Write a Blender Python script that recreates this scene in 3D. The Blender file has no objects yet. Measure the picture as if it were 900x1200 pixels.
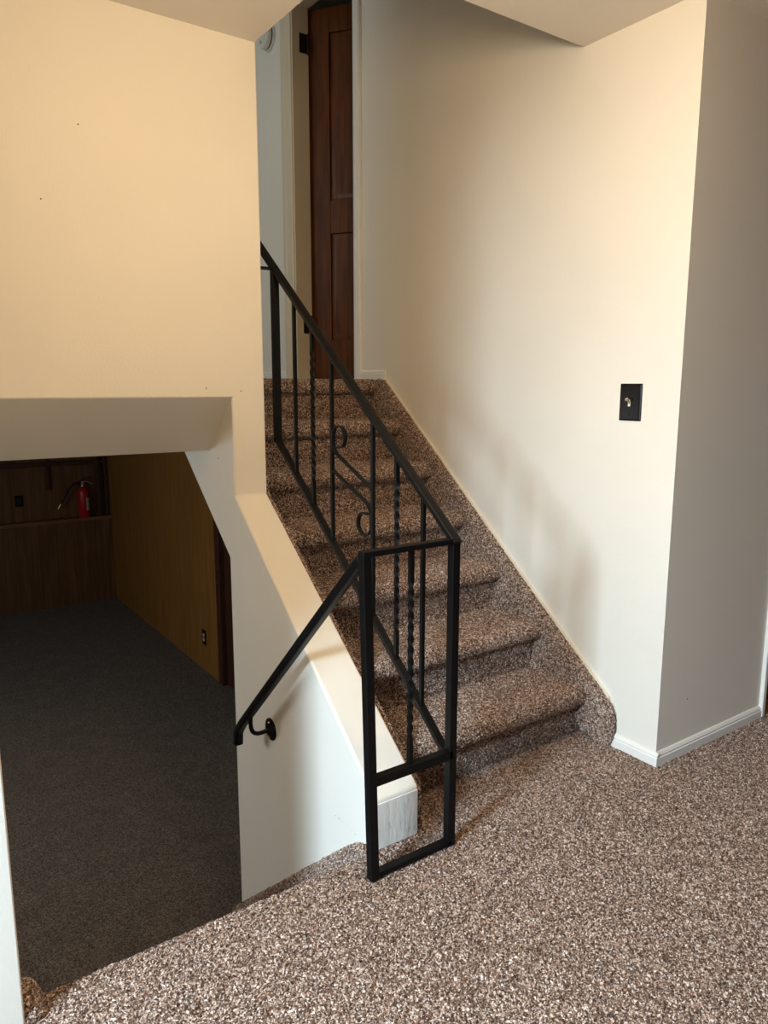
import bpy, bmesh, math, random
import numpy as np
from mathutils import Vector, Matrix
random.seed(7)
RNG = np.random.default_rng(11)
scene = bpy.context.scene
COL = scene.collection

# ------------------------------------------------------------------ materials
def new_mat(name):
    m = bpy.data.materials.new(name)
    m.use_nodes = True
    nt = m.node_tree
    for n in list(nt.nodes):
        nt.nodes.remove(n)
    out = nt.nodes.new('ShaderNodeOutputMaterial')
    b = nt.nodes.new('ShaderNodeBsdfPrincipled')
    nt.links.new(b.outputs[0], out.inputs[0])
    return m, nt, b

def ramp(nt, stops):
    r = nt.nodes.new('ShaderNodeValToRGB')
    e = r.color_ramp.elements
    while len(e) > 1:
        e.remove(e[-1])
    e[0].position, e[0].color = stops[0][0], (*stops[0][1], 1)
    for p, c in stops[1:]:
        x = e.new(p)
        x.color = (*c, 1)
    return r

def coords(nt, scale=(1, 1, 1)):
    tc = nt.nodes.new('ShaderNodeTexCoord')
    mp = nt.nodes.new('ShaderNodeMapping')
    mp.inputs['Scale'].default_value = scale
    nt.links.new(tc.outputs['Object'], mp.inputs['Vector'])
    return mp

def noise(nt, vec, scale, detail=2, rough=.5):
    n = nt.nodes.new('ShaderNodeTexNoise')
    n.inputs['Scale'].default_value = scale
    n.inputs['Detail'].default_value = detail
    n.inputs['Roughness'].default_value = rough
    nt.links.new(vec.outputs[0], n.inputs['Vector'])
    return n

def bump(nt, bsdf, src, strength, dist):
    b = nt.nodes.new('ShaderNodeBump')
    b.inputs['Strength'].default_value = strength
    b.inputs['Distance'].default_value = dist
    nt.links.new(src, b.inputs['Height'])
    nt.links.new(b.outputs[0], bsdf.inputs['Normal'])
    return b

def paint(name, col, rough=.75, peel=.25, scale=140, dist=.002):
    m, nt, b = new_mat(name)
    v = coords(nt)
    n = noise(nt, v, 3, 3)
    r = ramp(nt, [(.3, tuple(c * .97 for c in col)), (.7, col)])
    nt.links.new(n.outputs['Fac'], r.inputs[0])
    nt.links.new(r.outputs[0], b.inputs['Base Color'])
    b.inputs['Roughness'].default_value = rough
    n2 = noise(nt, v, scale, 2)
    bump(nt, b, n2.outputs['Fac'], peel, dist)
    return m

def carpet(name, stops, cell=170, bdist=.006, large=.12):
    m, nt, b = new_mat(name)
    v = coords(nt)
    wob = noise(nt, v, cell * .55, 2)
    add = nt.nodes.new('ShaderNodeVectorMath'); add.operation = 'MULTIPLY_ADD'
    nt.links.new(wob.outputs['Color'], add.inputs[0])
    add.inputs[1].default_value = (.014, .014, .014)
    nt.links.new(v.outputs[0], add.inputs[2])
    vo = nt.nodes.new('ShaderNodeTexVoronoi')
    vo.inputs['Scale'].default_value = cell
    nt.links.new(add.outputs[0], vo.inputs['Vector'])
    sep = nt.nodes.new('ShaderNodeSeparateColor')
    nt.links.new(vo.outputs['Color'], sep.inputs[0])
    n2 = noise(nt, add, cell * 1.3, 3, .6)
    mx = nt.nodes.new('ShaderNodeMix'); mx.data_type = 'FLOAT'
    mx.inputs[0].default_value = .45
    nt.links.new(sep.outputs[0], mx.inputs[2]); nt.links.new(n2.outputs['Fac'], mx.inputs[3])
    r = ramp(nt, stops)
    nt.links.new(mx.outputs[0], r.inputs[0])
    big = noise(nt, v, 7, 3)
    rb = ramp(nt, [(.3, (1 - large,) * 3), (.7, (1, 1, 1))])
    nt.links.new(big.outputs['Fac'], rb.inputs[0])
    mc = nt.nodes.new('ShaderNodeMix'); mc.data_type = 'RGBA'; mc.blend_type = 'MULTIPLY'
    mc.inputs[0].default_value = 1
    nt.links.new(r.outputs[0], mc.inputs[6]); nt.links.new(rb.outputs[0], mc.inputs[7])
    nt.links.new(mc.outputs[2], b.inputs['Base Color'])
    b.inputs['Roughness'].default_value = 1
    b.inputs['Specular IOR Level'].default_value = .05
    b.inputs['Sheen Weight'].default_value = .15
    b.inputs['Sheen Roughness'].default_value = .6
    bump(nt, b, mx.outputs[0], .7, bdist)
    return m

def wood(name, c0, c1, rough=.45, grain=(14, 14, .7), groove=None, spec=.4, knots=.0):
    m, nt, b = new_mat(name)
    v = coords(nt, grain)
    n = noise(nt, v, 3.2, 5, .62)
    r = ramp(nt, [(.32, c0), (.5, tuple((a + d) / 2 for a, d in zip(c0, c1))), (.7, c1)])
    nt.links.new(n.outputs['Fac'], r.inputs[0])
    last = r.outputs[0]
    if groove:                                   # vertical grooves every `groove[1]` m along axis groove[0]
        tc = nt.nodes.new('ShaderNodeTexCoord')
        sp = nt.nodes.new('ShaderNodeSeparateXYZ')
        nt.links.new(tc.outputs['Object'], sp.inputs[0])
        mm = nt.nodes.new('ShaderNodeMath'); mm.operation = 'MULTIPLY'; mm.inputs[1].default_value = 1 / groove[1]
        nt.links.new(sp.outputs[groove[0]], mm.inputs[0])
        fr = nt.nodes.new('ShaderNodeMath'); fr.operation = 'FRACT'
        nt.links.new(mm.outputs[0], fr.inputs[0])
        gr = ramp(nt, [(0, (.72,) * 3), (.02, (.75,) * 3), (.035, (1, 1, 1))])
        nt.links.new(fr.outputs[0], gr.inputs[0])
        mc = nt.nodes.new('ShaderNodeMix'); mc.data_type = 'RGBA'; mc.blend_type = 'MULTIPLY'
        mc.inputs[0].default_value = 1
        nt.links.new(last, mc.inputs[6]); nt.links.new(gr.outputs[0], mc.inputs[7])
        last = mc.outputs[2]
    nt.links.new(last, b.inputs['Base Color'])
    b.inputs['Roughness'].default_value = rough
    b.inputs['Specular IOR Level'].default_value = spec
    bump(nt, b, n.outputs['Fac'], .08, .002)
    return m

def plain(name, col, rough=.5, metal=0, spec=.5, peel=0, scale=200):
    m, nt, b = new_mat(name)
    v = coords(nt)
    n = noise(nt, v, scale, 2)
    r = ramp(nt, [(.3, tuple(c * .9 for c in col)), (.7, col)])
    nt.links.new(n.outputs['Fac'], r.inputs[0])
    nt.links.new(r.outputs[0], b.inputs['Base Color'])
    b.inputs['Roughness'].default_value = rough
    b.inputs['Metallic'].default_value = metal
    b.inputs['Specular IOR Level'].default_value = spec
    if peel:
        bump(nt, b, n.outputs['Fac'], peel, .001)
    return m

WHITE = (.81, .765, .685)
M = {}
M['wall'] = paint('wall_paint', WHITE)
M['ceil'] = paint('ceiling_paint', (.78, .74, .68), peel=.2)
M['trim'] = paint('trim_paint', (.82, .80, .76), rough=.4, peel=.08, scale=60)
M['hall_trim'] = paint('hall_trim_paint', (.70, .60, .45), rough=.4, peel=.08, scale=60)
M['caulk'] = paint('caulk_edge', (.80, .72, .58), rough=.6, peel=.3, scale=90)
PILE = [(.26, (.030, .012, .006)), (.41, (.110, .053, .030)), (.55, (.26, .153, .102)), (.66, (.51, .37, .295)), (.80, (.88, .76, .685))]
M['carpet'] = carpet('speckled_carpet', PILE, cell=290, bdist=.004)
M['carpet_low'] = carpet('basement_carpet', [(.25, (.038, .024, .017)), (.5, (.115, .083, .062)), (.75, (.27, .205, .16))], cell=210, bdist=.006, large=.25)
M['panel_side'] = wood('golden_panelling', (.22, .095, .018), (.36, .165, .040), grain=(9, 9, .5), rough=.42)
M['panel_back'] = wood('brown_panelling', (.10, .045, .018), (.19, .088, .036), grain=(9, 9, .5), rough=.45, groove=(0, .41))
M['dark_wood'] = wood('dark_stained_wood', (.045, .016, .008), (.085, .030, .014), grain=(20, 20, 2))
M['ledge_wood'] = wood('ledge_wood', (.16, .07, .03), (.26, .12, .05), grain=(1.2, 20, 20))
M['door'] = wood('mahogany_door', (.065, .017, .003), (.155, .045, .007), grain=(11, 11, .9), rough=.4, spec=.2)
M['oak'] = wood('oak_threshold', (.30, .13, .04), (.45, .22, .08), grain=(2, 20, 20))
M['iron'] = plain('black_painted_iron', (.0045, .004, .004), rough=.45, spec=.16, peel=.2, scale=90)
M['bronze'] = plain('dark_bronze_hinge', (.030, .020, .014), rough=.4, metal=.6)
M['plate'] = plain('black_metal_plate', (.006, .004, .0035), rough=.3, spec=.2)
M['steel'] = plain('toggle_metal', (.75, .68, .58), rough=.25, metal=.9)
M['plastic'] = plain('detector_plastic', (.72, .70, .64), rough=.5)
M['slot'] = plain('dark_slot', (.02, .02, .02), rough=.8)
M['red'] = plain('extinguisher_red', (.50, .008, .010), rough=.35)
M['black'] = plain('black_rubber', (.010, .010, .011), rough=.5)
M['brass'] = plain('brass_nozzle', (.75, .50, .22), rough=.3, metal=1)
M['silver'] = plain('cast_aluminium', (.45, .43, .40), rough=.4, metal=.8)
M['paper'] = plain('paper_label', (.62, .60, .57), rough=.7)
M['socket'] = plain('ivory_socket', (.80, .74, .62), rough=.4)
M['shade'] = plain('lamp_glass', (.85, .80, .70), rough=.4)

def block_material():
    m, nt, b = new_mat('rough_painted_wood_end')
    v = coords(nt, (1, 1, .18))
    n = noise(nt, v, 60, 4, .7)
    r = ramp(nt, [(.30, (.50, .49, .47)), (.42, (.76, .74, .70)), (.6, (.82, .80, .76))])
    nt.links.new(n.outputs['Fac'], r.inputs[0])
    nt.links.new(r.outputs[0], b.inputs['Base Color'])
    b.inputs['Roughness'].default_value = .6
    bump(nt, b, n.outputs['Fac'], .5, .004)
    return m
M['block'] = block_material()

# ------------------------------------------------------------------ mesh helpers
class MB:
    def __init__(self):
        self.v, self.f = [], []
    def add(self, vs, fs):
        o = len(self.v)
        self.v += [tuple(p) for p in vs]
        self.f += [tuple(i + o for i in f) for f in fs]
        return self
    def box(self, x0, x1, y0, y1, z0, z1):
        vs = [(x, y, z) for z in (z0, z1) for y in (y0, y1) for x in (x0, x1)]
        return self.add(vs, [(0, 2, 3, 1), (4, 5, 7, 6), (0, 1, 5, 4), (2, 6, 7, 3), (0, 4, 6, 2), (1, 3, 7, 5)])
    def prism_x(self, poly, x0, x1):
        """polygon in (Y,Z) extruded along X; x0/x1 numbers or functions of Y"""
        g0 = x0 if callable(x0) else (lambda y: x0)
        g1 = x1 if callable(x1) else (lambda y: x1)
        n = len(poly)
        vs = [(g0(y), y, z) for y, z in poly] + [(g1(y), y, z) for y, z in poly]
        fs = [tuple(range(n)), tuple(range(2 * n - 1, n - 1, -1))]
        fs += [(i, i + n, (i + 1) % n + n, (i + 1) % n) for i in range(n)]
        return self.add(vs, fs)
    def sweep(self, path, section, twist=None, up=(0, 0, 1), caps=True):
        """closed 2-D section swept along a path of points; section coords (side, up)"""
        P = [Vector(p) for p in path]
        n, k = len(P), len(section)
        vs = []
        for i, p in enumerate(P):
            t = (P[min(i + 1, n - 1)] - P[max(i - 1, 0)]).normalized()
            u = Vector(up)
            if abs(t.dot(u)) > .98:
                u = Vector((0, 1, 0))
            s = t.cross(u).normalized(); u2 = s.cross(t).normalized()
            # mitre: keep width constant at bends
            a = twist[i] if twist else 0
            c, d = math.cos(a), math.sin(a)
            for x, y in section:
                xx, yy = x * c - y * d, x * d + y * c
                vs.append(p + s * xx + u2 * yy)
        fs = [(i * k + j, i * k + (j + 1) % k, (i + 1) * k + (j + 1) % k, (i + 1) * k + j) for i in range(n - 1) for j in range(k)]
        if caps:
            fs += [tuple(range(k - 1, -1, -1)), tuple((n - 1) * k + j for j in range(k))]
        return self.add(vs, fs)
    def lathe(self, prof, origin, axis=(0, 0, 1), seg=28):
        """prof: (r, h) pairs about the axis"""
        a = Vector(axis).normalized()
        s = a.orthogonal().normalized(); t = a.cross(s)
        o = Vector(origin)
        vs, k = [], seg
        for r, h in prof:
            for j in range(k):
                an = 2 * math.pi * j / k
                vs.append(o + a * h + (s * math.cos(an) + t * math.sin(an)) * max(r, 1e-4))
        n = len(prof)
        fs = [(i * k + j, i * k + (j + 1) % k, (i + 1) * k + (j + 1) % k, (i + 1) * k + j) for i in range(n - 1) for j in range(k)]
        fs += [tuple(range(k - 1, -1, -1)), tuple((n - 1) * k + j for j in range(k))]
        return self.add(vs, fs)
    def build(self, name, mat, parent=None, bevel=0, smooth=False, loc=None, seg=2):
        me = bpy.data.meshes.new(name)
        me.from_pydata([tuple(v) for v in self.v], [], self.f)
        bm = bmesh.new(); bm.from_mesh(me)
        bmesh.ops.recalc_face_normals(bm, faces=bm.faces)
        bm.to_mesh(me); bm.free()
        mats = mat if isinstance(mat, (list, tuple)) else [mat]
        for m in mats:
            me.materials.append(m)
        o = bpy.data.objects.new(name, me)
        COL.objects.link(o)
        if parent:
            o.parent = parent
            o.matrix_parent_inverse = Matrix.Translation(-Vector(parent.location)) if parent.type == 'EMPTY' else Matrix.Identity(4)
        if bevel:
            b = o.modifiers.new('bevel', 'BEVEL')
            b.width = bevel; b.segments = seg; b.limit_method = 'ANGLE'; b.angle_limit = math.radians(35)
        if smooth or bevel:
            me.polygons.foreach_set('use_smooth', [True] * len(me.polygons))
            w = o.modifiers.new('wn', 'WEIGHTED_NORMAL') if bevel else None
            if w: w.keep_sharp = True
        if smooth and not bevel:
            es = bmesh.new(); es.from_mesh(me)
            for e in es.edges:
                if len(e.link_faces) == 2 and e.calc_face_angle(0) > math.radians(40):
                    e.smooth = False
            es.to_mesh(me); es.free()
        return o

def thing(name, label, cat, loc, group=None, kind=None):
    o = bpy.data.objects.new(name, None)
    COL.objects.link(o)
    o.empty_display_size = .1
    o.location = loc
    if label: o['label'] = label
    if cat: o['category'] = cat
    if group: o['group'] = group
    if kind: o['kind'] = kind
    return o

def struct(o, label=None, cat=None):
    o['kind'] = 'structure'
    if label: o['label'] = label
    if cat: o['category'] = cat
    return o

def rect(w, h):
    return [(-w / 2, -h / 2), (w / 2, -h / 2), (w / 2, h / 2), (-w / 2, h / 2)]
def rrect(w, h, r, n=4):
    out = []
    for cx, cy, a0 in ((w / 2 - r, h / 2 - r, 0), (-w / 2 + r, h / 2 - r, 90), (-w / 2 + r, -h / 2 + r, 180), (w / 2 - r, -h / 2 + r, 270)):
        for i in range(n + 1):
            a = math.radians(a0 + 90 * i / n)
            out.append((cx + r * math.cos(a), cy + r * math.sin(a)))
    return out
def circ(r, n=14):
    return [(r * math.cos(2 * math.pi * i / n), r * math.sin(2 * math.pi * i / n)) for i in range(n)]

def resample(pts, step):
    P = [np.array(p, float) for p in pts]
    d = [0]
    for a, b in zip(P, P[1:]):
        d.append(d[-1] + np.linalg.norm(b - a))
    n = max(2, int(round(d[-1] / step)) + 1)
    s = np.linspace(0, d[-1], n)
    P = np.array(P)
    return np.stack([np.interp(s, d, P[:, i]) for i in range(P.shape[1])], 1), s

def pile_grid(G, amp, fixed_edges=False):
    """jitter a (n,m,3) grid of points along its normals: carpet pile"""
    du = np.gradient(G, axis=0); dv = np.gradient(G, axis=1)
    N = np.cross(du, dv); N /= np.linalg.norm(N, axis=2, keepdims=True) + 1e-9
    r = RNG.random(G.shape[:2]) ** 1.2
    low = RNG.normal(0, 1, (G.shape[0] // 6 + 2, G.shape[1] // 6 + 2))
    iu = np.linspace(0, low.shape[0] - 1.001, G.shape[0]); iv = np.linspace(0, low.shape[1] - 1.001, G.shape[1])
    a, b = iu.astype(int), iv.astype(int); fa, fb = (iu - a)[:, None], (iv - b)[None]
    L = low[a][:, b] * (1 - fa) * (1 - fb) + low[a + 1][:, b] * fa * (1 - fb) + low[a][:, b + 1] * (1 - fa) * fb + low[a + 1][:, b + 1] * fa * fb
    d = amp * r + amp * .18 * L
    T = RNG.normal(0, amp * .25, G.shape)
    return G + N * d[..., None] + T

def grid_faces(n, m, off=0):
    i = np.arange(n - 1)[:, None] * m + np.arange(m - 1)[None] + off
    return np.stack([i, i + 1, i + 1 + m, i + m], -1).reshape(-1, 4)

def np_mesh(name, V, F, mat, parent=None):
    me = bpy.data.meshes.new(name)
    me.from_pydata(V.tolist(), [], F.tolist())
    me.materials.append(mat)
    o = bpy.data.objects.new(name, me)
    COL.objects.link(o)
    if parent:
        o.parent = parent
        o.matrix_parent_inverse = Matrix.Translation(-Vector(parent.location))
    return o

# ------------------------------------------------------------------ key dimensions (metres)
H = 1.30                      # eye height
XW = 2.153                    # stair wall, right
XWO = 2.25                    # its far side
YC = 1.4195                   # outside corner of the stair wall
YW = 2.50                     # wall over the lower stairs
YB = 1.574                    # front of the knee wall
YN = 1.592                    # top nosing of the flight going down
YS = 1.505                    # front of the wall left of the lower flight
XS = .157                     # left side of the lower flight
ZC = 2.45                     # near ceiling
ZU = 1.333                    # upper landing
ZL = -1.15                    # lower floor
ZT = 3.77                     # upper ceiling
RISE, RUN, N1 = ZU / 7, .2333, 1.70
xl = lambda y: 1.0753 + (y - YB) * .0151     # left face of the knee wall
xr = lambda y: 1.229 - (y - YB) * .0110      # right face

# ------------------------------------------------------------------ floor carpet (upper)
def build_floor():
    V, F, off = [], [], 0
    st = .0042
    def put(G):
        nonlocal off
        n, m = G.shape[:2]
        V.append(G.reshape(-1, 3)); F.append(grid_faces(n, m, off)); off += n * m
    # beside the lower flight: floor with a rounded nosing
    r = .028
    prof = [(.55, 0), (YN - r, 0)] + [(YN - r + r * math.sin(a), -r + r * math.cos(a)) for a in np.linspace(.2, math.pi / 2, 6)] + [(YN - .004, -.06), (YN + .02, -.085)]
    P, _ = resample(prof, st)
    xs = np.arange(XS - .02, 1.0753 + st, st)
    G = np.zeros((len(xs), len(P), 3)); G[..., 0] = xs[:, None]; G[..., 1] = P[None, :, 0]; G[..., 2] = P[None, :, 1] - .004
    put(pile_grid(G, .0045))
    ys = np.arange(.55, 1.80, st)
    xs2 = np.arange(xs[-1], 2.86, st)
    G = np.zeros((len(xs2), len(ys), 3)); G[..., 0] = xs2[:, None]; G[..., 1] = ys[None]; G[..., 2] = -.004
    G = pile_grid(G, .0045)
    put(G)
    # remaining room floor
    for x0, x1, y0, y1 in ((-3, XS - .02, .55, YS + .05), (-3, 3.6, -2.5, .552), (2.855, 3.6, .55, 1.41)):
        V.append(np.array([(x0, y0, 0), (x1, y0, 0), (x1, y1, 0), (x0, y1, 0)], float))
        F.append(np.array([[0, 1, 2, 3]]) + off); off += 4
    o = np_mesh('floor', np.concatenate(V), np.concatenate(F), M['carpet'])
    struct(o, 'speckled brown and cream carpet floor of the middle level', 'floor')
build_floor()

# ------------------------------------------------------------------ staircases
def skirt_section():
    # (x toward the stairs, depth below the top line)
    return [(0, .004), (.006, -.001), (.016, 0), (.024, .006), (.028, .018), (.029, .05), (.029, .30)]

def stringer(name, parent, path, xwall, sgn, st=.0055, depth=.29, thick=1.0, wallx=None):
    """carpeted side band: section swept along a (Y,Z) path; inward = right-hand normal of the path"""
    P, _ = resample(path, st)
    T = np.gradient(P, axis=0); T /= np.linalg.norm(T, axis=1, keepdims=True)
    # smooth the turn directions
    for _ in range(6):
        T[1:-1] = (T[:-2] + T[1:-1] * 2 + T[2:]) / 4
    T /= np.linalg.norm(T, axis=1, keepdims=True)
    Nrm = np.stack([T[:, 1], -T[:, 0]], 1)      # to the right of travel
    sec = [(a * thick, d if d < .1 else depth) for a, d in skirt_section()]
    S, _ = resample(sec, st)
    G = np.zeros((len(P), len(S), 3))
    xw = np.array([xwall(y) if callable(xwall) else xwall for y in P[:, 0]])
    G[..., 0] = xw[:, None] + sgn * S[None, :, 0]
    G[..., 1] = P[:, None, 0] + Nrm[:, None, 0] * S[None, :, 1]
    G[..., 2] = P[:, None, 1] + Nrm[:, None, 1] * S[None, :, 1]
    if sgn > 0:
        G = G[::-1]
    G = pile_grid(G, .0045)
    return np_mesh(name, G.reshape(-1, 3), grid_faces(*G.shape[:2]), M['carpet'], parent)

def step_points(yn, z, zprev, ynext_base):
    r = .033
    pts = [(yn + .052, zprev), (yn + .042, z - .085), (yn + .036, z - .070)]
    for a in np.linspace(-100, -270, 14):
        a = math.radians(a)
        pts.append((yn + r + r * math.cos(a), z - r + r * math.sin(a) * 1.0))
    pts.append((ynext_base, z))
    return pts

def build_flight(root, names, yns, zs, zbase, x0, x1, st=.005):
    for k, (yn, z) in enumerate(zip(yns, zs)):
        zprev = zbase if k == 0 else zs[k - 1]
        yb = (yns[k + 1] + .056) if k + 1 < len(yns) else yn + .30
        P, _ = resample(step_points(yn, z, zprev - .03, yb), st)
        xs = np.arange(x0, x1 + st, st)
        G = np.zeros((len(P), len(xs), 3)); G[..., 0] = xs[None]; G[..., 1] = P[:, None, 0]; G[..., 2] = P[:, None, 1] - .003
        G = pile_grid(G[:, ::-1], .0042)
        np_mesh(names, G.reshape(-1, 3), grid_faces(*G.shape[:2]), M['carpet'], root)

up = thing('staircase', 'seven brown speckled carpeted steps climbing between the knee wall and the white wall', 'stairs', (1.69, 1.75, 0))
build_flight(up, 'step', [N1 + RUN * k for k in range(7)], [RISE * (k + 1) for k in range(7)], 0, 1.243, 2.136)
top_path = [(1.604, -.01), (1.590, .03), (1.585, .08), (1.590, .125), (1.602, .150), (1.621, .170), (2.009, .480), (2.475, .858), (3.05, 1.328), (3.09, 1.336)]
stringer('stringer', up, top_path, XW - .008, -1)
stringer('stringer', up, top_path, xr, +1, thick=1.0)
# solid core under the carpet so that no light passes
core = MB()
poly = [(1.80, -.03)]
for k in range(7):
    yn = N1 + RUN * k
    poly += [(yn + .062, RISE * k - .02), (yn + .062, RISE * (k + 1) - .02)]
poly += [(3.38, ZU - .02), (3.38, 1.29), (2.60, .66), (2.56, -.03)]
core.prism_x(poly, 1.236, XW - .004).build('core', M['carpet'], up)
# thin painted edge showing above the right-hand band of carpet
e = MB()
tp = [(y, z) for y, z in top_path[5:9]]
lo = [(y, z - .03) for y, z in tp]
e.prism_x([(y, z + .010) for y, z in tp] + lo[::-1], XW - .010, XW - .0005)
e.build('edge_strip', M['caulk'], up)

down = thing('staircase', 'carpeted steps dropping away behind the rounded floor edge toward the dark lower room', 'stairs', (.62, 1.70, -.6))
DR, DRUN = -ZL / 6, .225
yns = [YN + DRUN * k for k in range(6)]
for k in range(1, 6):        # treads seen edge-on from below the floor nosing
    z = -DR * k
    yn = yns[k]
    r = .03
    pts = [(yns[k - 1] + (-.02 if k > 1 else -.012), z)] + [(yn - r + r * math.sin(a), z - r + r * math.cos(a)) for a in np.linspace(.1, 2.9, 9)] + [(yn - .035, z - DR)]
    P, _ = resample(pts, .012)
    xs = np.arange(XS + .01, 1.08, .012)
    G = np.zeros((len(P), len(xs), 3)); G[..., 0] = xs[None]; G[..., 1] = P[:, None, 0]; G[..., 2] = P[:, None, 1]
    G = pile_grid(G[:, ::-1], .006)
    np_mesh('step', G.reshape(-1, 3), grid_faces(*G.shape[:2]), M['carpet'], down)
dpath = [(2.62, -.842), (1.72, -.066), (1.66, -.020), (1.62, -.003), (1.58, .002), (1.50, .002)]
dpath_l = [(2.62, -.85), (1.70, -.05), (1.64, .002), (1.60, .026), (1.56, .038), (1.53, .034), (1.512, .020), (1.503, -.01), (1.500, -.05)]
# path runs toward the camera, so inward is on its left: mirror through sgn/normals
def stringer_down(path, xwall, sgn, thick=1.0, depth=.24):
    P, _ = resample(path[::-1], .0055)
    T = np.gradient(P, axis=0)
    for _ in range(6):
        T[1:-1] = (T[:-2] + T[1:-1] * 2 + T[2:]) / 4
    T /= np.linalg.norm(T, axis=1, keepdims=True)
    Nrm = np.stack([T[:, 1], -T[:, 0]], 1)
    S, _ = resample([(a * thick, d if d < .1 else depth) for a, d in skirt_section()], .0055)
    G = np.zeros((len(P), len(S), 3))
    xw = np.array([xwall(y) if callable(xwall) else xwall for y in P[:, 0]])
    G[..., 0] = xw[:, None] + sgn * S[None, :, 0]
    G[..., 1] = P[:, None, 0] + Nrm[:, None, 0] * S[None, :, 1]
    G[..., 2] = P[:, None, 1] + Nrm[:, None, 1] * S[None, :, 1]
    if sgn > 0:
        G = G[::-1]
    G = pile_grid(G, .0045)
    np_mesh('stringer', G.reshape(-1, 3), grid_faces(*G.shape[:2]), M['carpet'], down)
stringer_down(dpath, lambda y: xl(y) + .002, -1)
stringer_down(dpath_l, XS - .002, +1, 1.45, .09)
c = MB()
poly = [(YN - .06, -.10)]
for k in range(1, 6):
    poly += [(yns[k - 1] - .055, -DR * k - .02), (yns[k] - .055, -DR * k - .02)]
poly += [(yns[5] - .055, ZL), (YN - .06, ZL)]
c.prism_x(poly, XS, 1.075).build('core', M['wall'], down)

# ------------------------------------------------------------------ walls
# knee wall between the flights, full height beyond YW
CAPF, CAPB = .152, .902
w = MB()
w.prism_x([(YB, ZL), (2.572, ZL), (2.572, .660), (3.40, 1.315), (3.40, ZT), (YW, ZT), (YW, CAPB), (YB, CAPF)], xl, xr)
kw = struct(w.build('wall_stair', M['wall'], bevel=.009, seg=3), 'white knee wall with a sloping top between the two flights of stairs', 'wall')
f = MB(); f.box(xl(YB) + .004, xr(YB) - .004, YB - .0025, YB + .01, .001, CAPF - .010)
f.build('end_board', M['block'], kw, bevel=.002)

# wall over the lower flight with a sloping soffit
w = MB()
w.prism_x([(YW, 1.262), (YW, ZT), (2.85, ZT), (2.85, 1.053), (2.736, 1.053)], XS - .05, 1.10)
hd = struct(w.build('wall_header', M['wall'], bevel=.004), 'cream upper wall over the opening of the lower stairs', 'wall')
# left side wall of the lower flight and its front stub
w = MB()
w.box(-3.0, XS, YS, YS + .12, ZL, ZC + .02)
w.box(.04, XS, YS + .12, 2.56, ZL, 1.30)
struct(w.build('wall_left_stair', M['wall'], bevel=.004), 'white wall end at the left edge beside the lower stairs', 'wall')
# stair wall on the right, return wall, hall wall with the door hole
DY0, DY1, DZT = 3.336, 3.965, ZU + 2.045
w = MB()
poly = [(XW, YC), (2.838, YC), (2.838, 1.53), (XWO, 1.53), (XWO, DY0), (XW, DY0)]
w.add([(x, y, -.3) for x, y in poly] + [(x, y, ZT) for x, y in poly], [tuple(range(6)), tuple(range(11, 5, -1))] + [(i, (i + 1) % 6, (i + 1) % 6 + 6, i + 6) for i in range(6)])
w2 = MB()
w2.box(XW, XWO, DY0, DY1, DZT, ZT)
w2.box(XW, XWO, DY0, DY1, 1.2, ZU)
w2.box(XW, XWO, DY1, 5.3, 1.2, ZT)
struct(w2.build('wall_hall_right', M['wall']), 'pale wall of the upper hall around the mahogany door', 'wall')
wr = struct(w.build('wall_right', M['wall']), 'off-white wall along the right of the stairs with its outside corner', 'wall')
# ceilings
w = MB()
w.box(-3.1, 1.212, -2.6, YW + .05, ZC, ZC + .12)
w.box(1.212, 3.7, -2.6, 1.879, ZC, ZC + .12)
struct(w.build('ceiling', M['ceil']), 'cream ceiling of the middle level cut away over the stairs', 'ceiling')
w = MB()
w.box(1.09, 1.212, 1.75, YW + .01, ZC + .05, ZT)          # sides of the stairwell above the near ceiling
w.box(1.09, 2.2, 1.75, 1.879, ZC + .05, ZT)
struct(w.build('wall_stairwell', M['wall']))
w = MB(); w.box(-1.6, 3.9, 1.7, 5.4, ZT, ZT + .1)
struct(w.build('ceiling_upper', M['ceil']))
# upper landing and hall
w = MB(); w.box(-1.5, XW, 3.36, 5.3, ZU - .02, ZU - .001)
struct(w.build('floor_landing', M['carpet']))
w = MB()
w.box(-1.6, XW + .1, 5.2, 5.3, ZU - .1, ZT)
w.box(-1.6, -1.5, 2.8, 5.3, ZU - .1, ZT)
w.box(-1.6, .2, 2.75, 2.85, ZU - .1, ZT)
struct(w.build('wall_hall', M['wall']))
# bedroom behind the ajar door
w = MB()
w.box(XWO, 3.8, 5.2, 5.3, ZU - .1, ZT); w.box(3.8, 3.9, 2.6, 5.3, ZU - .1, ZT); w.box(XWO, 3.8, 2.6, 2.7, ZU - .1, ZT)
struct(w.build('wall_bedroom', M['wall']))
w = MB(); w.box(XWO, 3.8, 2.7, 5.2, ZU - .12, ZU - .01)
struct(w.build('floor_bedroom', M['carpet']))
# room behind the camera
w = MB()
w.box(-3.1, 3.7, -2.6, -2.5, -.1, ZC + .1)
struct(w.build('wall_back', M['panel_back']))  # panelling invented on this unseen wall to dim and warm the bounce light
LW = -1.9                     # left wall of the near room, with its window
WY0, WY1, WZ0, WZ1 = .26, .74, 1.35, 2.05
w = MB()
w.box(LW - .1, LW, -2.5, WY0, -.1, ZC + .1); w.box(LW - .1, LW, WY1, 1.72, -.1, ZC + .1)
w.box(LW - .1, LW, WY0, WY1, -.1, WZ0); w.box(LW - .1, LW, WY0, WY1, WZ1, ZC + .1)
struct(w.build('wall_left', M['wall']))
w = MB()
w.box(3.6, 3.7, -2.5, 1.6, -.1, ZC + .1)
w.box(2.90, 3.7, 1.53, 1.63, -.1, ZC + .1)
struct(w.build('wall_far_right', M['panel_back']))  # unseen, made brown so that less and warmer light bounces back
wn = MB()
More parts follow.
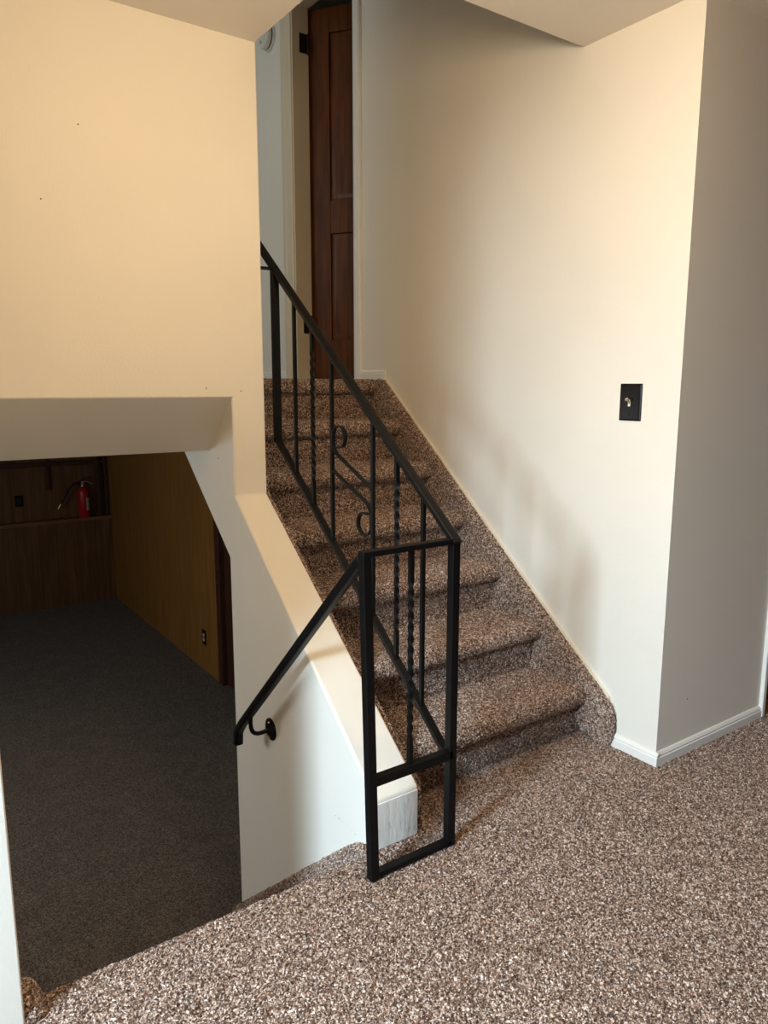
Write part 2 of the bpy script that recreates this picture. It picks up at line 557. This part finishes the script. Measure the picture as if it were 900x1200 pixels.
for a, b, c_, d in ((WY0, WY0 + .05, WZ0, WZ1), (WY1 - .05, WY1, WZ0, WZ1), (WY0, WY1, WZ0, WZ0 + .05), (WY0, WY1, WZ1 - .05, WZ1)):
    wn.box(LW - .08, LW - .03, a, b, c_, d)
struct(wn.build('window_1', M['trim']))

# lower room
w = MB(); w.box(-2.2, 2.6, 1.5, 9.0, ZL - .1, ZL)
struct(w.build('floor_lower', M['carpet_low']), 'dark grey brown carpet floor of the lower room', 'floor')
w = MB(); w.box(-2.2, XS - .05, 2.57, 9.0, 1.053, 1.2); w.box(XS - .05, 1.075, 2.84, 9.0, 1.053, 1.2); w.box(1.24, 2.6, 3.45, 9.0, 1.12, 1.25)
struct(w.build('ceiling_lower', M['ceil']))
PX = 2.25
w = MB(); w.box(PX, PX + .1, 5.582, 9.0, ZL, 1.2)
struct(w.build('wall_lower_right', M['panel_side']), 'golden brown wood panelled side wall of the lower room', 'wall')
PYB = 8.767
w = MB(); w.box(-2.2, PX + .1, PYB, PYB + .1, ZL, 1.2)
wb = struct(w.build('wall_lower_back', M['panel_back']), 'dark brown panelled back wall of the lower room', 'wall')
w = MB(); w.box(-2.2, PX, PYB - .10, PYB, ZL, -.205)
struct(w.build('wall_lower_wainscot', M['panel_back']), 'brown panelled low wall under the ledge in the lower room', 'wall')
w = MB(); w.box(-2.2, PX, PYB - .115, PYB, -.205, -.165)
struct(w.build('trim_1', M['ledge_wood'], bevel=.004), 'thin wooden ledge across the back wall of the lower room', 'ledge')
w = MB()
w.box(-2.3, -2.2, 1.5, 9.0, ZL, 1.2); w.box(PX, PX + .1, 2.5, 4.6, ZL, 1.2); w.box(PX, PX + .1, 4.6, 5.40, .9, 1.2)
we = MB(); we.box(-2.2, XS - .03, 2.57, 2.62, ZL, 1.2)
struct(we.build('wall_lower_front', M['wall']))
wc = MB(); wc.box(1.14, PX, 2.60, 2.66, ZL, .62)  # unseen box added to block light below the stairs
struct(wc.build('wall_light_block', M['wall']))
struct(w.build('wall_lower', M['wall']))
# casing and door at the near end of the golden panelling
d2 = thing('door_2', 'dark wooden door casing at the near end of the golden panelling', 'door', (PX, 5.45, ZL), kind='structure')
cs = MB(); cs.box(PX - .014, PX + .1, 5.500, 5.584, ZL, .95)
cs.build('casing', M['dark_wood'], d2, bevel=.004)
sl = MB(); sl.box(PX + .03, PX + .07, 4.60, 5.50, ZL, .9)
sl.build('slab', M['dark_wood'], d2, bevel=.003)
st_ = MB(); st_.box(PX - .018, PX - .013, 5.515, 5.55, -.24, -.17)
st_.build('strike_plate', M['slot'], d2)

# ------------------------------------------------------------------ baseboards
def base_profile(h=.048):
    return [(0, 0), (.013, 0), (.013, h * .60), (.010, h * .68), (.011, h * .78), (.007, h * .92), (.004, h), (0, h)]
def baseboard(name, a, b, z0, nrm, h=.048, mat=None, parent=None):
    """a,b (x,y) ends; nrm: outward (x,y)"""
    m = MB(); pr = base_profile(h); n = len(pr)
    vs = [(p[0] + nrm[0] * d, p[1] + nrm[1] * d, z0 + z) for p in (a, b) for d, z in pr]
    fs = [tuple(range(n)), tuple(range(2 * n - 1, n - 1, -1))] + [(i, (i + 1) % n, (i + 1) % n + n, i + n) for i in range(n)]
    m.add(vs, fs)
    return m.build(name, mat or M['trim'])
struct(baseboard('baseboard_corner', (XW, YC - .013), (XW, 1.66), -.002, (-1, 0)), 'short white baseboard between the carpeted stair edge and the wall corner', 'baseboard')
struct(baseboard('baseboard_right', (XW, YC), (2.826, YC), -.002, (0, -1)), 'white baseboard along the return wall at the right', 'baseboard')
struct(baseboard('baseboard_landing', (XW, 3.055), (XW, 3.275), ZU - .004, (-1, 0), .052), 'short baseboard at the head of the stairs', 'baseboard')
struct(baseboard('baseboard_hall', (XW, 4.085), (XW, 5.2), ZU - .004, (-1, 0), .06), 'baseboard below the smoke detector in the upper hall', 'baseboard')

# right-hand doorway: casing, wood threshold, brown door
w = MB(); w.box(2.826, 2.848, YC - .016, 1.56, 0, 2.06)
struct(w.build('trim_2', M['trim'], bevel=.003), 'white door casing at the right end of the return wall', 'trim')
w = MB(); w.box(2.848, 3.6, YC - .01, 1.53, -.01, .006)
struct(w.build('trim_3', M['oak']), 'orange wooden threshold at the right edge', 'threshold')
w = MB(); w.box(2.852, 3.6, 1.475, 1.515, .008, 2.04)
d3 = struct(w.build('door_3', M['door'], bevel=.003), 'brown wooden door at the far right edge', 'door')

# ------------------------------------------------------------------ hall door, ajar
door = thing('door_1', 'dark mahogany panelled door ajar at the top of the stairs', 'door', (XWO - .002, DY1 + .03, ZU), kind='structure')
DW, DH, DT = .655, 2.03, .035
def door_mesh():
    """local: x along the width from the hinge, y thickness (front face at y=0, back at DT), z up"""
    m = MB()
    st, z0, z1, z2, z3 = .145, .225, .830, 1.012, DH - .13
    x0, x1 = st, DW - st
    m.box(0, x0, 0, DT, 0, DH); m.box(x1, DW, 0, DT, 0, DH)
    m.box(x0, x1, 0, DT, 0, z0); m.box(x0, x1, 0, DT, z1, z2); m.box(x0, x1, 0, DT, z3, DH)
    for a, b in ((z0, z1), (z2, z3)):
        m.box(x0, x1, .012, DT - .012, a, b)
        # raised field with sloping edges, both faces
        i = .035
        for s, yb, yt in ((1, .012, .003), (-1, DT - .012, DT - .003)):
            o_ = [(x0 + .012, yb, a + .012), (x1 - .012, yb, a + .012), (x1 - .012, yb, b - .012), (x0 + .012, yb, b - .012)]
            t_ = [(x0 + i, yt, a + i), (x1 - i, yt, a + i), (x1 - i, yt, b - i), (x0 + i, yt, b - i)]
            m.add(o_ + t_, [(4, 5, 6, 7), (0, 1, 5, 4), (1, 2, 6, 5), (2, 3, 7, 6), (3, 0, 4, 7)])
    return m
sl = door_mesh()
ang = math.atan2(-.819, .574)
ca, sa = math.cos(ang), math.sin(ang)
hx, hy = XWO + .004, DY1 + .032
# door front face must look toward the hall (-X side): local +y is the far side
sl.v = [(hx + x * ca - (y) * sa, hy + x * sa + (y) * ca, ZU + .012 + z) for x, y, z in sl.v]
sl.build('slab', M['door'], door, bevel=.003)
for zc in (ZU + 2.045 - .19, ZU + .325):
    h = MB()
    h.box(XWO - .055, XWO - .002, DY1 - .008, DY1 - .003, zc - .05, zc + .05)
    h.lathe([(.0, -.056), (.006, -.054), (.007, -.05), (.007, .05), (.006, .054), (0, .056)], (XWO - .001, DY1 - .009, zc), seg=12)
    h.build('hinge', M['bronze'], door, smooth=True)
# jambs and casings
fr = MB()
fr.box(XW - .004, XWO + .003, DY1 - .004, DY1 + .03, ZU, DZT)
fr.box(XW - .004, XWO + .004, DY0 - .02, DY0 + .004, ZU, DZT)
fr.box(XW - .004, XWO + .004, DY0 - .02, DY1 + .03, DZT - .006, DZT + .02)
fr.build('jamb', M['hall_trim'], door, bevel=.002)
def casing(y0, y1, z1):
    m = MB()
    n = 1 if y1 > y0 else -1
    w_ = abs(y1 - y0)
    pr = [(0, 0), (.010, 0), (.014, .012), (.016, w_ * .45), (.012, w_ * .55), (.018, w_ * .75), (.018, w_ * .95), (.014, w_), (0, w_)]
    k = len(pr)
    vs = [(XW - d, y0 + n * t, z) for z in (ZU - .004, z1) for d, t in pr]
    m.add(vs, [tuple(range(k)), tuple(range(2 * k - 1, k - 1, -1))] + [(i, (i + 1) % k, (i + 1) % k + k, i + k) for i in range(k)])
    return m
casing(DY1 + .006, DY1 + .118, DZT + .07).build('casing', M['hall_trim'], door)
casing(DY0 - .004, DY0 - .067, DZT + .07).build('casing', M['trim'], door)
hc = MB(); hc.box(XW - .016, XW, DY0 - .067, DY1 + .118, DZT, DZT + .08)
hc.build('casing', M['hall_trim'], door, bevel=.003)

# ------------------------------------------------------------------ smoke detector
SDY = 4.235
sd = thing('smoke_detector', 'round white smoke detector high on the hall wall left of the door', 'smoke detector', (XW, SDY, 3.295))
MB().lathe([(0, 0), (.073, 0), (.073, .010), (.068, .014), (0, .014)], (XW, SDY, 3.295), (-1, 0, 0), 40).build('base', M['plastic'], sd, smooth=True)
MB().lathe([(0, .014), (.060, .014), (.060, .022), (0, .022)], (XW, SDY, 3.295), (-1, 0, 0), 40).build('vent', M['slot'], sd, smooth=True)
MB().lathe([(0, .022), (.066, .022), (.067, .034), (.060, .044), (.045, .048), (0, .049)], (XW, SDY, 3.295), (-1, 0, 0), 40).build('cover', M['plastic'], sd, smooth=True)
MB().lathe([(0, .047), (.008, .047), (.008, .0505), (0, .051)], (XW, SDY + .02, 3.268), (-1, 0, 0), 16).build('button', M['silver'], sd, smooth=True)

# ------------------------------------------------------------------ light switch on the stair wall
SY, SZ = 1.604, 1.2475
sw = thing('light_switch', 'black metal switch plate with a silver toggle on the right wall', 'light switch', (XW, SY, SZ))
pl = MB()
hw, hh = .0435, .0625
b_ = [(XW, SY - hw, SZ - hh), (XW, SY + hw, SZ - hh), (XW, SY + hw, SZ + hh), (XW, SY - hw, SZ + hh)]
m_ = [(XW - .004, y, z) for _, y, z in b_]
t_ = [(XW - .008, SY + s * (hw - .007), SZ + q * (hh - .007)) for s, q in ((-1, -1), (1, -1), (1, 1), (-1, 1))]
pl.add(b_ + m_ + t_, [(3, 2, 1, 0)] + [(i, (i + 1) % 4, (i + 1) % 4 + 4, i + 4) for i in range(4)] + [(i + 4, (i + 1) % 4 + 4, (i + 1) % 4 + 8, i + 8) for i in range(4)] + [(8, 9, 10, 11)])
pl.build('plate', M['plate'], sw, bevel=.0012)
tg = MB()
tg.box(XW - .0105, XW - .006, SY - .005, SY + .005, SZ - .014, SZ + .010)
tg.sweep([(XW - .009, SY, SZ - .002), (XW - .020, SY, SZ + .007)], circ(.0042, 10))
tgo = tg.build('toggle', M['steel'], sw, smooth=True)
MB().lathe([(0, -.007), (.005, -.005), (.007, 0), (.005, .005), (0, .007)], (XW - .023, SY, SZ + .009), (1, 0, -.8), 14).build('toggle_tip', M['steel'], tgo, smooth=True)
for s in (-1, 1):
    MB().lathe([(0, .007), (.0035, .007), (.003, .0092), (0, .0095)], (XW, SY, SZ + s * .040), (-1, 0, 0), 10).build('screw', M['plate'], sw, smooth=True)

# ------------------------------------------------------------------ black iron stair railing
rail = thing('stair_railing', 'black iron stair railing with square posts, twisted balusters and a scroll', 'railing', (1.27, 1.48, 0))
RX, RY, LX = 1.268, 1.480, .990
P1 = .025
def post(x, y, z0, z1, s=P1, name='post'):
    return MB().sweep([(x, y, z0), (x, y, z1)], rect(s, s)).build(name, M['iron'], rail, bevel=.002)
TZ = lambda y: .892 + (y - 1.473) * .8045          # centre of the sloping top rail
BZ = lambda y: .275 + (y - 1.500) * .8270          # centre of the sloping bottom rail
# near frame across the foot of the knee wall
post(RX, RY, .002, .893); 
# the left post leans a little
MB().sweep([(LX + .012, RY - .004, .002), (LX - .010, RY, .893)], rect(P1, P1)).build('post', M['iron'], rail, bevel=.002)
MB().sweep([(LX - .022, RY, .893), (RX + .0125, RY, .893)], rect(.026, .016)).build('top_bar', M['iron'], rail, bevel=.003)
MB().sweep([(LX + .006, RY, .282), (RX, RY, .282)], rect(.025, .025)).build('cross_bar', M['iron'], rail, bevel=.002)
MB().sweep([(LX + .012, RY, .012), (RX, RY, .012)], rect(.025, .014)).build('base_bar', M['iron'], rail, bevel=.002)
# sloping rails
MB().sweep([(RX, RY - .012, TZ(RY - .012)), (RX, 2.82, TZ(2.82))], rrect(.030, .017, .004)).build('top_rail', M['iron'], rail, smooth=True)
MB().sweep([(RX, RY, BZ(RY)), (RX, 2.505, BZ(2.505))], rrect(.025, .014, .002)).build('bottom_rail', M['iron'], rail, smooth=True)
post(RX, 2.50, BZ(2.50) - .008, TZ(2.50))
MB().sweep([(xr(2.5) - .004, 2.505, 1.716), (RX, 2.505, 1.716)], rect(.025, .008)).build('wall_strap', M['iron'], rail)
def baluster(x, y, z0, z1, twisted):
    m = MB()
    s = .0122
    if not twisted:
        m.sweep([(x, y, z0), (x, y, z1)], rect(s, s))
    else:
        n = 90
        L = z1 - z0
        zs = [z0 + L * i / n for i in range(n + 1)]
        tw = []
        for z in zs:
            u = min(max(((z - z0) / L - .14) / .72, 0), 1)
            tw.append(u * math.pi * 2.0 * 3.5)
        m.sweep([(x, y, z) for z in zs], rect(s, s), twist=tw)
    return m.build('baluster', M['iron'], rail, bevel=0 if twisted else .0015, smooth=twisted)
BY = [2.357, 2.234, 2.108, 1.868, 1.742, 1.615]
for y, tw in zip(BY, (0, 1, 0, 0, 1, 0)):
    baluster(RX, y, BZ(y), TZ(y), tw)
baluster(1.124, RY, .282, .890, 1)
# scroll between the fourth and the third baluster
def scroll_bar(ya, za, yb, zb, curl_at_b, yc, zc, r):
    pass
flat = rect(.0125, .0045)
def flat_sweep(pts, name='scroll'):
    """flat bar lying in the railing plane (width across X)"""
    m = MB()
    P = [Vector((RX, y, z)) for y, z in pts]
    vs = []; n = len(P)
    for i, p in enumerate(P):
        t = (P[min(i + 1, n - 1)] - P[max(i - 1, 0)]).normalized()
        nn = Vector((0, -t.z, t.y))
        for sx, sn in ((-1, -1), (1, -1), (1, 1), (-1, 1)):
            vs.append(p + Vector((sx * .0065, 0, 0)) + nn * sn * .0028)
    fs = [(i * 4 + j, i * 4 + (j + 1) % 4, (i + 1) * 4 + (j + 1) % 4, (i + 1) * 4 + j) for i in range(n - 1) for j in range(4)] + [(3, 2, 1, 0), tuple((n - 1) * 4 + j for j in range(4))]
    m.add(vs, fs)
    return m.build(name, M['iron'], rail, smooth=True)
def arc(cy, cz, ry, rz, a0, a1, n=22):
    return [(cy + ry * math.cos(math.radians(a0 + (a1 - a0) * i / n)), cz + rz * math.sin(math.radians(a0 + (a1 - a0) * i / n))) for i in range(n + 1)]
b3, b4 = 2.108, 1.868
# upper bar: from the near baluster up to the far one, with a ring-like curl standing on its upper end
flat_sweep([(b4 + .004, .988), (b3 - .03, 1.079), (b3 - .012, 1.098), (b3 - .006, 1.118)] + arc(2.063, 1.137, .038, .035, -15, 292, 30))
# lower bar with its curl hanging under the near end
flat_sweep([(b3 - .004, 1.024), (b4 + .03, .938), (b4 + .012, .918), (b4 + .007, .898)] + arc(1.913, .872, .038, .035, 165, 472, 30))

# ------------------------------------------------------------------ handrail on the knee wall
hr = thing('wall_handrail', 'black sloping handrail on the knee wall running down from the railing post', 'handrail', (1.0, 1.9, .5))
HX = 1.0
slope = (.128 - .872) / (2.290 - 1.520)
hz = lambda y: .872 + (y - 1.520) * slope
pts = [(HX - .012, 1.492, .878), (HX - .006, 1.508, .876), (HX, 1.530, hz(1.530)), (HX, 2.250, hz(2.250)), (HX, 2.292, hz(2.292)), (HX, 2.318, hz(2.318) - .004), (HX, 2.334, .075), (HX, 2.340, .030)]
MB().sweep(pts, rrect(.033, .028, .010, 5)).build('rail', M['iron'], hr, smooth=True)
br = MB()
bc = [(HX, 2.225, hz(2.225) - .006), (HX + .002, 2.232, .135), (HX + .012, 2.240, .108), (HX + .032, 2.243, .095), (xl(2.24) - .004, 2.242, .100)]
Pb, _ = resample(bc, .008)
for _ in range(4):
    Pb[1:-1] = (Pb[:-2] + Pb[1:-1] * 2 + Pb[2:]) / 4
br.sweep([tuple(p) for p in Pb], circ(.0075, 12))
brk = br.build('bracket', M['iron'], hr, smooth=True)
rs = MB().lathe([(0, 0), (.040, 0), (.040, .005), (.030, .010), (.016, .014), (0, .014)], (xl(2.242) + .001, 2.242, .100), (-1, 0, 0), 28).build('rosette', M['iron'], brk, smooth=True)
for dy, dz in ((0, .026), (0, -.026)):
    MB().lathe([(0, .008), (.005, .008), (.004, .0125), (0, .013)], (xl(2.242), 2.242 + dy, .100 + dz), (-1, 0, 0), 10).build('screw', M['silver'], brk, smooth=True)

# ------------------------------------------------------------------ lower room objects
def outlet(y, z):
    o = thing('electrical_outlet', 'dark plate with two ivory sockets low on the golden panelled wall', 'outlet', (PX, y, z))
    MB().box(PX - .006, PX, y - .042, y + .042, z - .066, z + .066).build('plate', M['plate'], o, bevel=.003)
    for s in (-1, 1):
        MB().lathe([(0, .005), (.017, .005), (.017, .0085), (0, .0085)], (PX, y, z + s * .021), (-1, 0, 0), 20).build('socket', M['socket'], o, smooth=True)
        sl_ = MB()
        for d in (-.006, .006):
            sl_.box(PX - .0092, PX - .008, y + d - .001, y + d + .001, z + s * .021 - .002, z + s * .021 + .006)
        sl_.build('slots', M['slot'], o)
outlet(5.915, -.845)
bp = thing('wall_plate', 'black cover plate on the brown back wall left of the fire extinguisher', 'wall plate', (1.312, PYB, .063))
MB().box(1.27, 1.354, PYB - .006, PYB, .000, .125).build('plate', M['plate'], bp, bevel=.003)
MB().box(1.296, 1.328, PYB - .0085, PYB - .005, .028, .098).build('insert', M['black'], bp, bevel=.002)

# open wooden frame on the ledge
rk = thing('wooden_rack', 'dark wooden rail and uprights standing on the ledge behind the fire extinguisher', 'rack', (2.1, PYB - .04, -.165))
MB().box(-1.2, 2.238, PYB - .06, PYB - .015, .425, .475).build('rail', M['dark_wood'], rk, bevel=.004)
MB().box(2.112, 2.155, PYB - .075, PYB - .015, -.165, .60).build('upright', M['dark_wood'], rk, bevel=.004)
MB().box(2.203, 2.236, PYB - .055, PYB - .001, -.165, .60).build('upright', M['dark_wood'], rk, bevel=.004)
MB().box(1.593, 1.622, PYB - .05, PYB - .001, .165, .58).build('bracket', M['dark_wood'], rk, bevel=.003)

# fire extinguisher on the ledge
EX, EY, EZ = 1.957, PYB - .078, -.164
fe = thing('fire_extinguisher', 'red fire extinguisher with a black hose standing on the wooden ledge', 'fire extinguisher', (EX, EY, EZ))
tank = MB().lathe([(0, 0), (.056, 0), (.060, .006), (.060, .285), (.056, .305), (.044, .325), (.026, .338), (.018, .342), (.018, .352), (0, .352)], (EX, EY, EZ), seg=36)
tank = tank.build('tank', M['red'], fe, smooth=True)
v = MB()
v.lathe([(0, .350), (.021, .350), (.021, .372), (.016, .376), (.016, .400), (0, .400)], (EX, EY, EZ), seg=20)
vo_ = v.build('valve', M['silver'], fe, smooth=True)
MB().sweep([(EX - .02, EY, EZ + .402), (EX + .03, EY - .005, EZ + .408), (EX + .11, EY - .012, EZ + .372)], rect(.024, .008)).build('carry_handle', M['silver'], fe, bevel=.002)
MB().sweep([(EX - .025, EY, EZ + .415), (EX + .035, EY - .005, EZ + .452), (EX + .10, EY - .012, EZ + .446)], rect(.024, .007)).build('lever', M['black'], fe, bevel=.002)
MB().lathe([(0, 0), (.015, 0), (.015, .012), (0, .012)], (EX - .004, EY - .016, EZ + .388), (0, -1, 0), 18).build('gauge', M['brass'], vo_, smooth=True)
hp = [(EX - .015, EY, EZ + .39), (EX - .06, EY - .01, EZ + .405), (EX - .13, EY - .02, EZ + .36), (EX - .19, EY - .03, EZ + .27), (EX - .245, EY - .03, EZ + .175)]
Ph, _ = resample(hp, .02)
for _ in range(5):
    Ph[1:-1] = (Ph[:-2] + Ph[1:-1] * 2 + Ph[2:]) / 4
hose = MB().sweep([tuple(p) for p in Ph], circ(.0115, 12))
hose = hose.build('hose', M['black'], fe, smooth=True)
e_ = Vector(Ph[-1]); d_ = (Vector(Ph[-1]) - Vector(Ph[-3])).normalized()
MB().lathe([(0, 0), (.013, 0), (.014, .03), (.010, .05), (.008, .065), (0, .065)], e_, d_, 14).build('nozzle', M['brass'], hose, smooth=True)
lb = MB()
k = 10; R_ = .0612
vs = []
for i in range(k + 1):
    a = math.radians(-75 + 70 * i / k)
    for z in (.085, .225):
        vs.append((EX + R_ * math.cos(a), EY + R_ * math.sin(a), EZ + z))
lb.add(vs, [(2 * i, 2 * i + 2, 2 * i + 3, 2 * i + 1) for i in range(k)])
lbo = lb.build('label', M['paper'], tank, smooth=True)
lbo['label'] = 'white paper label'

# small nail holes in the walls
def nail(parent, p, n, r=.0026):
    MB().lathe([(0, -.001), (r, -.001), (r * .8, .0008), (0, .001)], p, n, 10).build('nail_hole', M['slot'], parent)
for p in ((.995, YW, 1.292), (1.125, YW, 1.282), (.50, YW, 1.85), (.62, YW, 2.08)):
    nail(hd if p[0] < 1.09 else kw, p, (0, -1, 0))
nail(kw, (xl(2.65), 2.65, 1.03), (-1, 0, 0))
nail(wr, (2.32, YC, .20), (0, -1, 0))

# ceiling lamp of the near room (behind the camera's view)
LXp, LYp = .88, 1.13
cl = thing('ceiling_light', 'round flush ceiling light in front of the stairs', 'ceiling light', (LXp, LYp, ZC))
MB().lathe([(0, 0), (.17, 0), (.17, -.022), (.155, -.03), (0, -.03)], (LXp, LYp, ZC), seg=40).build('base', M['silver'], cl, smooth=True)
MB().lathe([(0, -.03), (.15, -.03), (.145, -.05), (.11, -.075), (.05, -.09), (0, -.092)], (LXp, LYp, ZC), seg=40).build('shade', M['shade'], cl, smooth=True)

# ------------------------------------------------------------------ lights
def area(name, loc, direction, sx, sy, power, col, spread=180):
    l = bpy.data.lights.new(name, 'AREA')
    l.shape = 'RECTANGLE'; l.size = sx; l.size_y = sy; l.energy = power; l.color = col
    l.spread = math.radians(spread)
    o = bpy.data.objects.new(name, l)
    COL.objects.link(o)
    o.location = loc
    o.rotation_euler = Vector(direction).to_track_quat('-Z', 'Y').to_euler()
    return o
area('window_daylight', (LW + .02, (WY0 + WY1) / 2, (WZ0 + WZ1) / 2), (1, 0, -.9), WY1 - WY0, WZ1 - WZ0, 124, (.64, .85, 1.0), 115)
pl_ = bpy.data.lights.new('ceiling_lamp', 'POINT')
pl_.energy = 46; pl_.color = (1, .74, .445); pl_.shadow_soft_size = .13
po = bpy.data.objects.new('ceiling_lamp', pl_); COL.objects.link(po); po.location = (LXp, LYp, ZC - .27)
area('hall_daylight', (-1.3, 4.2, 2.9), (1, 0, -.1), 1.2, 1.2, 18, (.82, .95, 1.0))
area('basement_fill', (-2.15, 4.2, .50), (1, -.15, -.2), 1.3, .6, 40, (.88, .97, 1.0))  # unseen fill added to cool the knee wall and light the lower room

wd = bpy.data.worlds.new('world'); scene.world = wd
wd.use_nodes = True
wd.node_tree.nodes['Background'].inputs[0].default_value = (.6, .7, .8, 1)
wd.node_tree.nodes['Background'].inputs[1].default_value = .05

# ------------------------------------------------------------------ camera
F_PX, YAW, PITCH, ROLL = 866.95, .611568, .168427, .00164
fw = Vector((math.sin(YAW) * math.cos(PITCH), math.cos(YAW) * math.cos(PITCH), -math.sin(PITCH)))
r0 = Vector((math.cos(YAW), -math.sin(YAW), 0)); u0 = r0.cross(fw)
r1 = r0 * math.cos(ROLL) + u0 * math.sin(ROLL); u1 = -r0 * math.sin(ROLL) + u0 * math.cos(ROLL)
cd = bpy.data.cameras.new('camera')
cd.sensor_fit = 'HORIZONTAL'; cd.sensor_width = 36; cd.lens = F_PX / 900 * 36
cd.clip_start = .05
cam = bpy.data.objects.new('camera', cd)
COL.objects.link(cam)
m4 = Matrix((( r1.x, u1.x, -fw.x, 0), (r1.y, u1.y, -fw.y, 0), (r1.z, u1.z, -fw.z, H), (0, 0, 0, 1)))
cam.matrix_world = m4
scene.camera = cam

scene.view_settings.view_transform = 'Standard'
scene.view_settings.look = 'None'
scene.view_settings.gamma = 1
scene.view_settings.use_curve_mapping = False
scene.view_settings.exposure = 0
scene.cycles.max_bounces = 10
scene.cycles.diffuse_bounces = 6
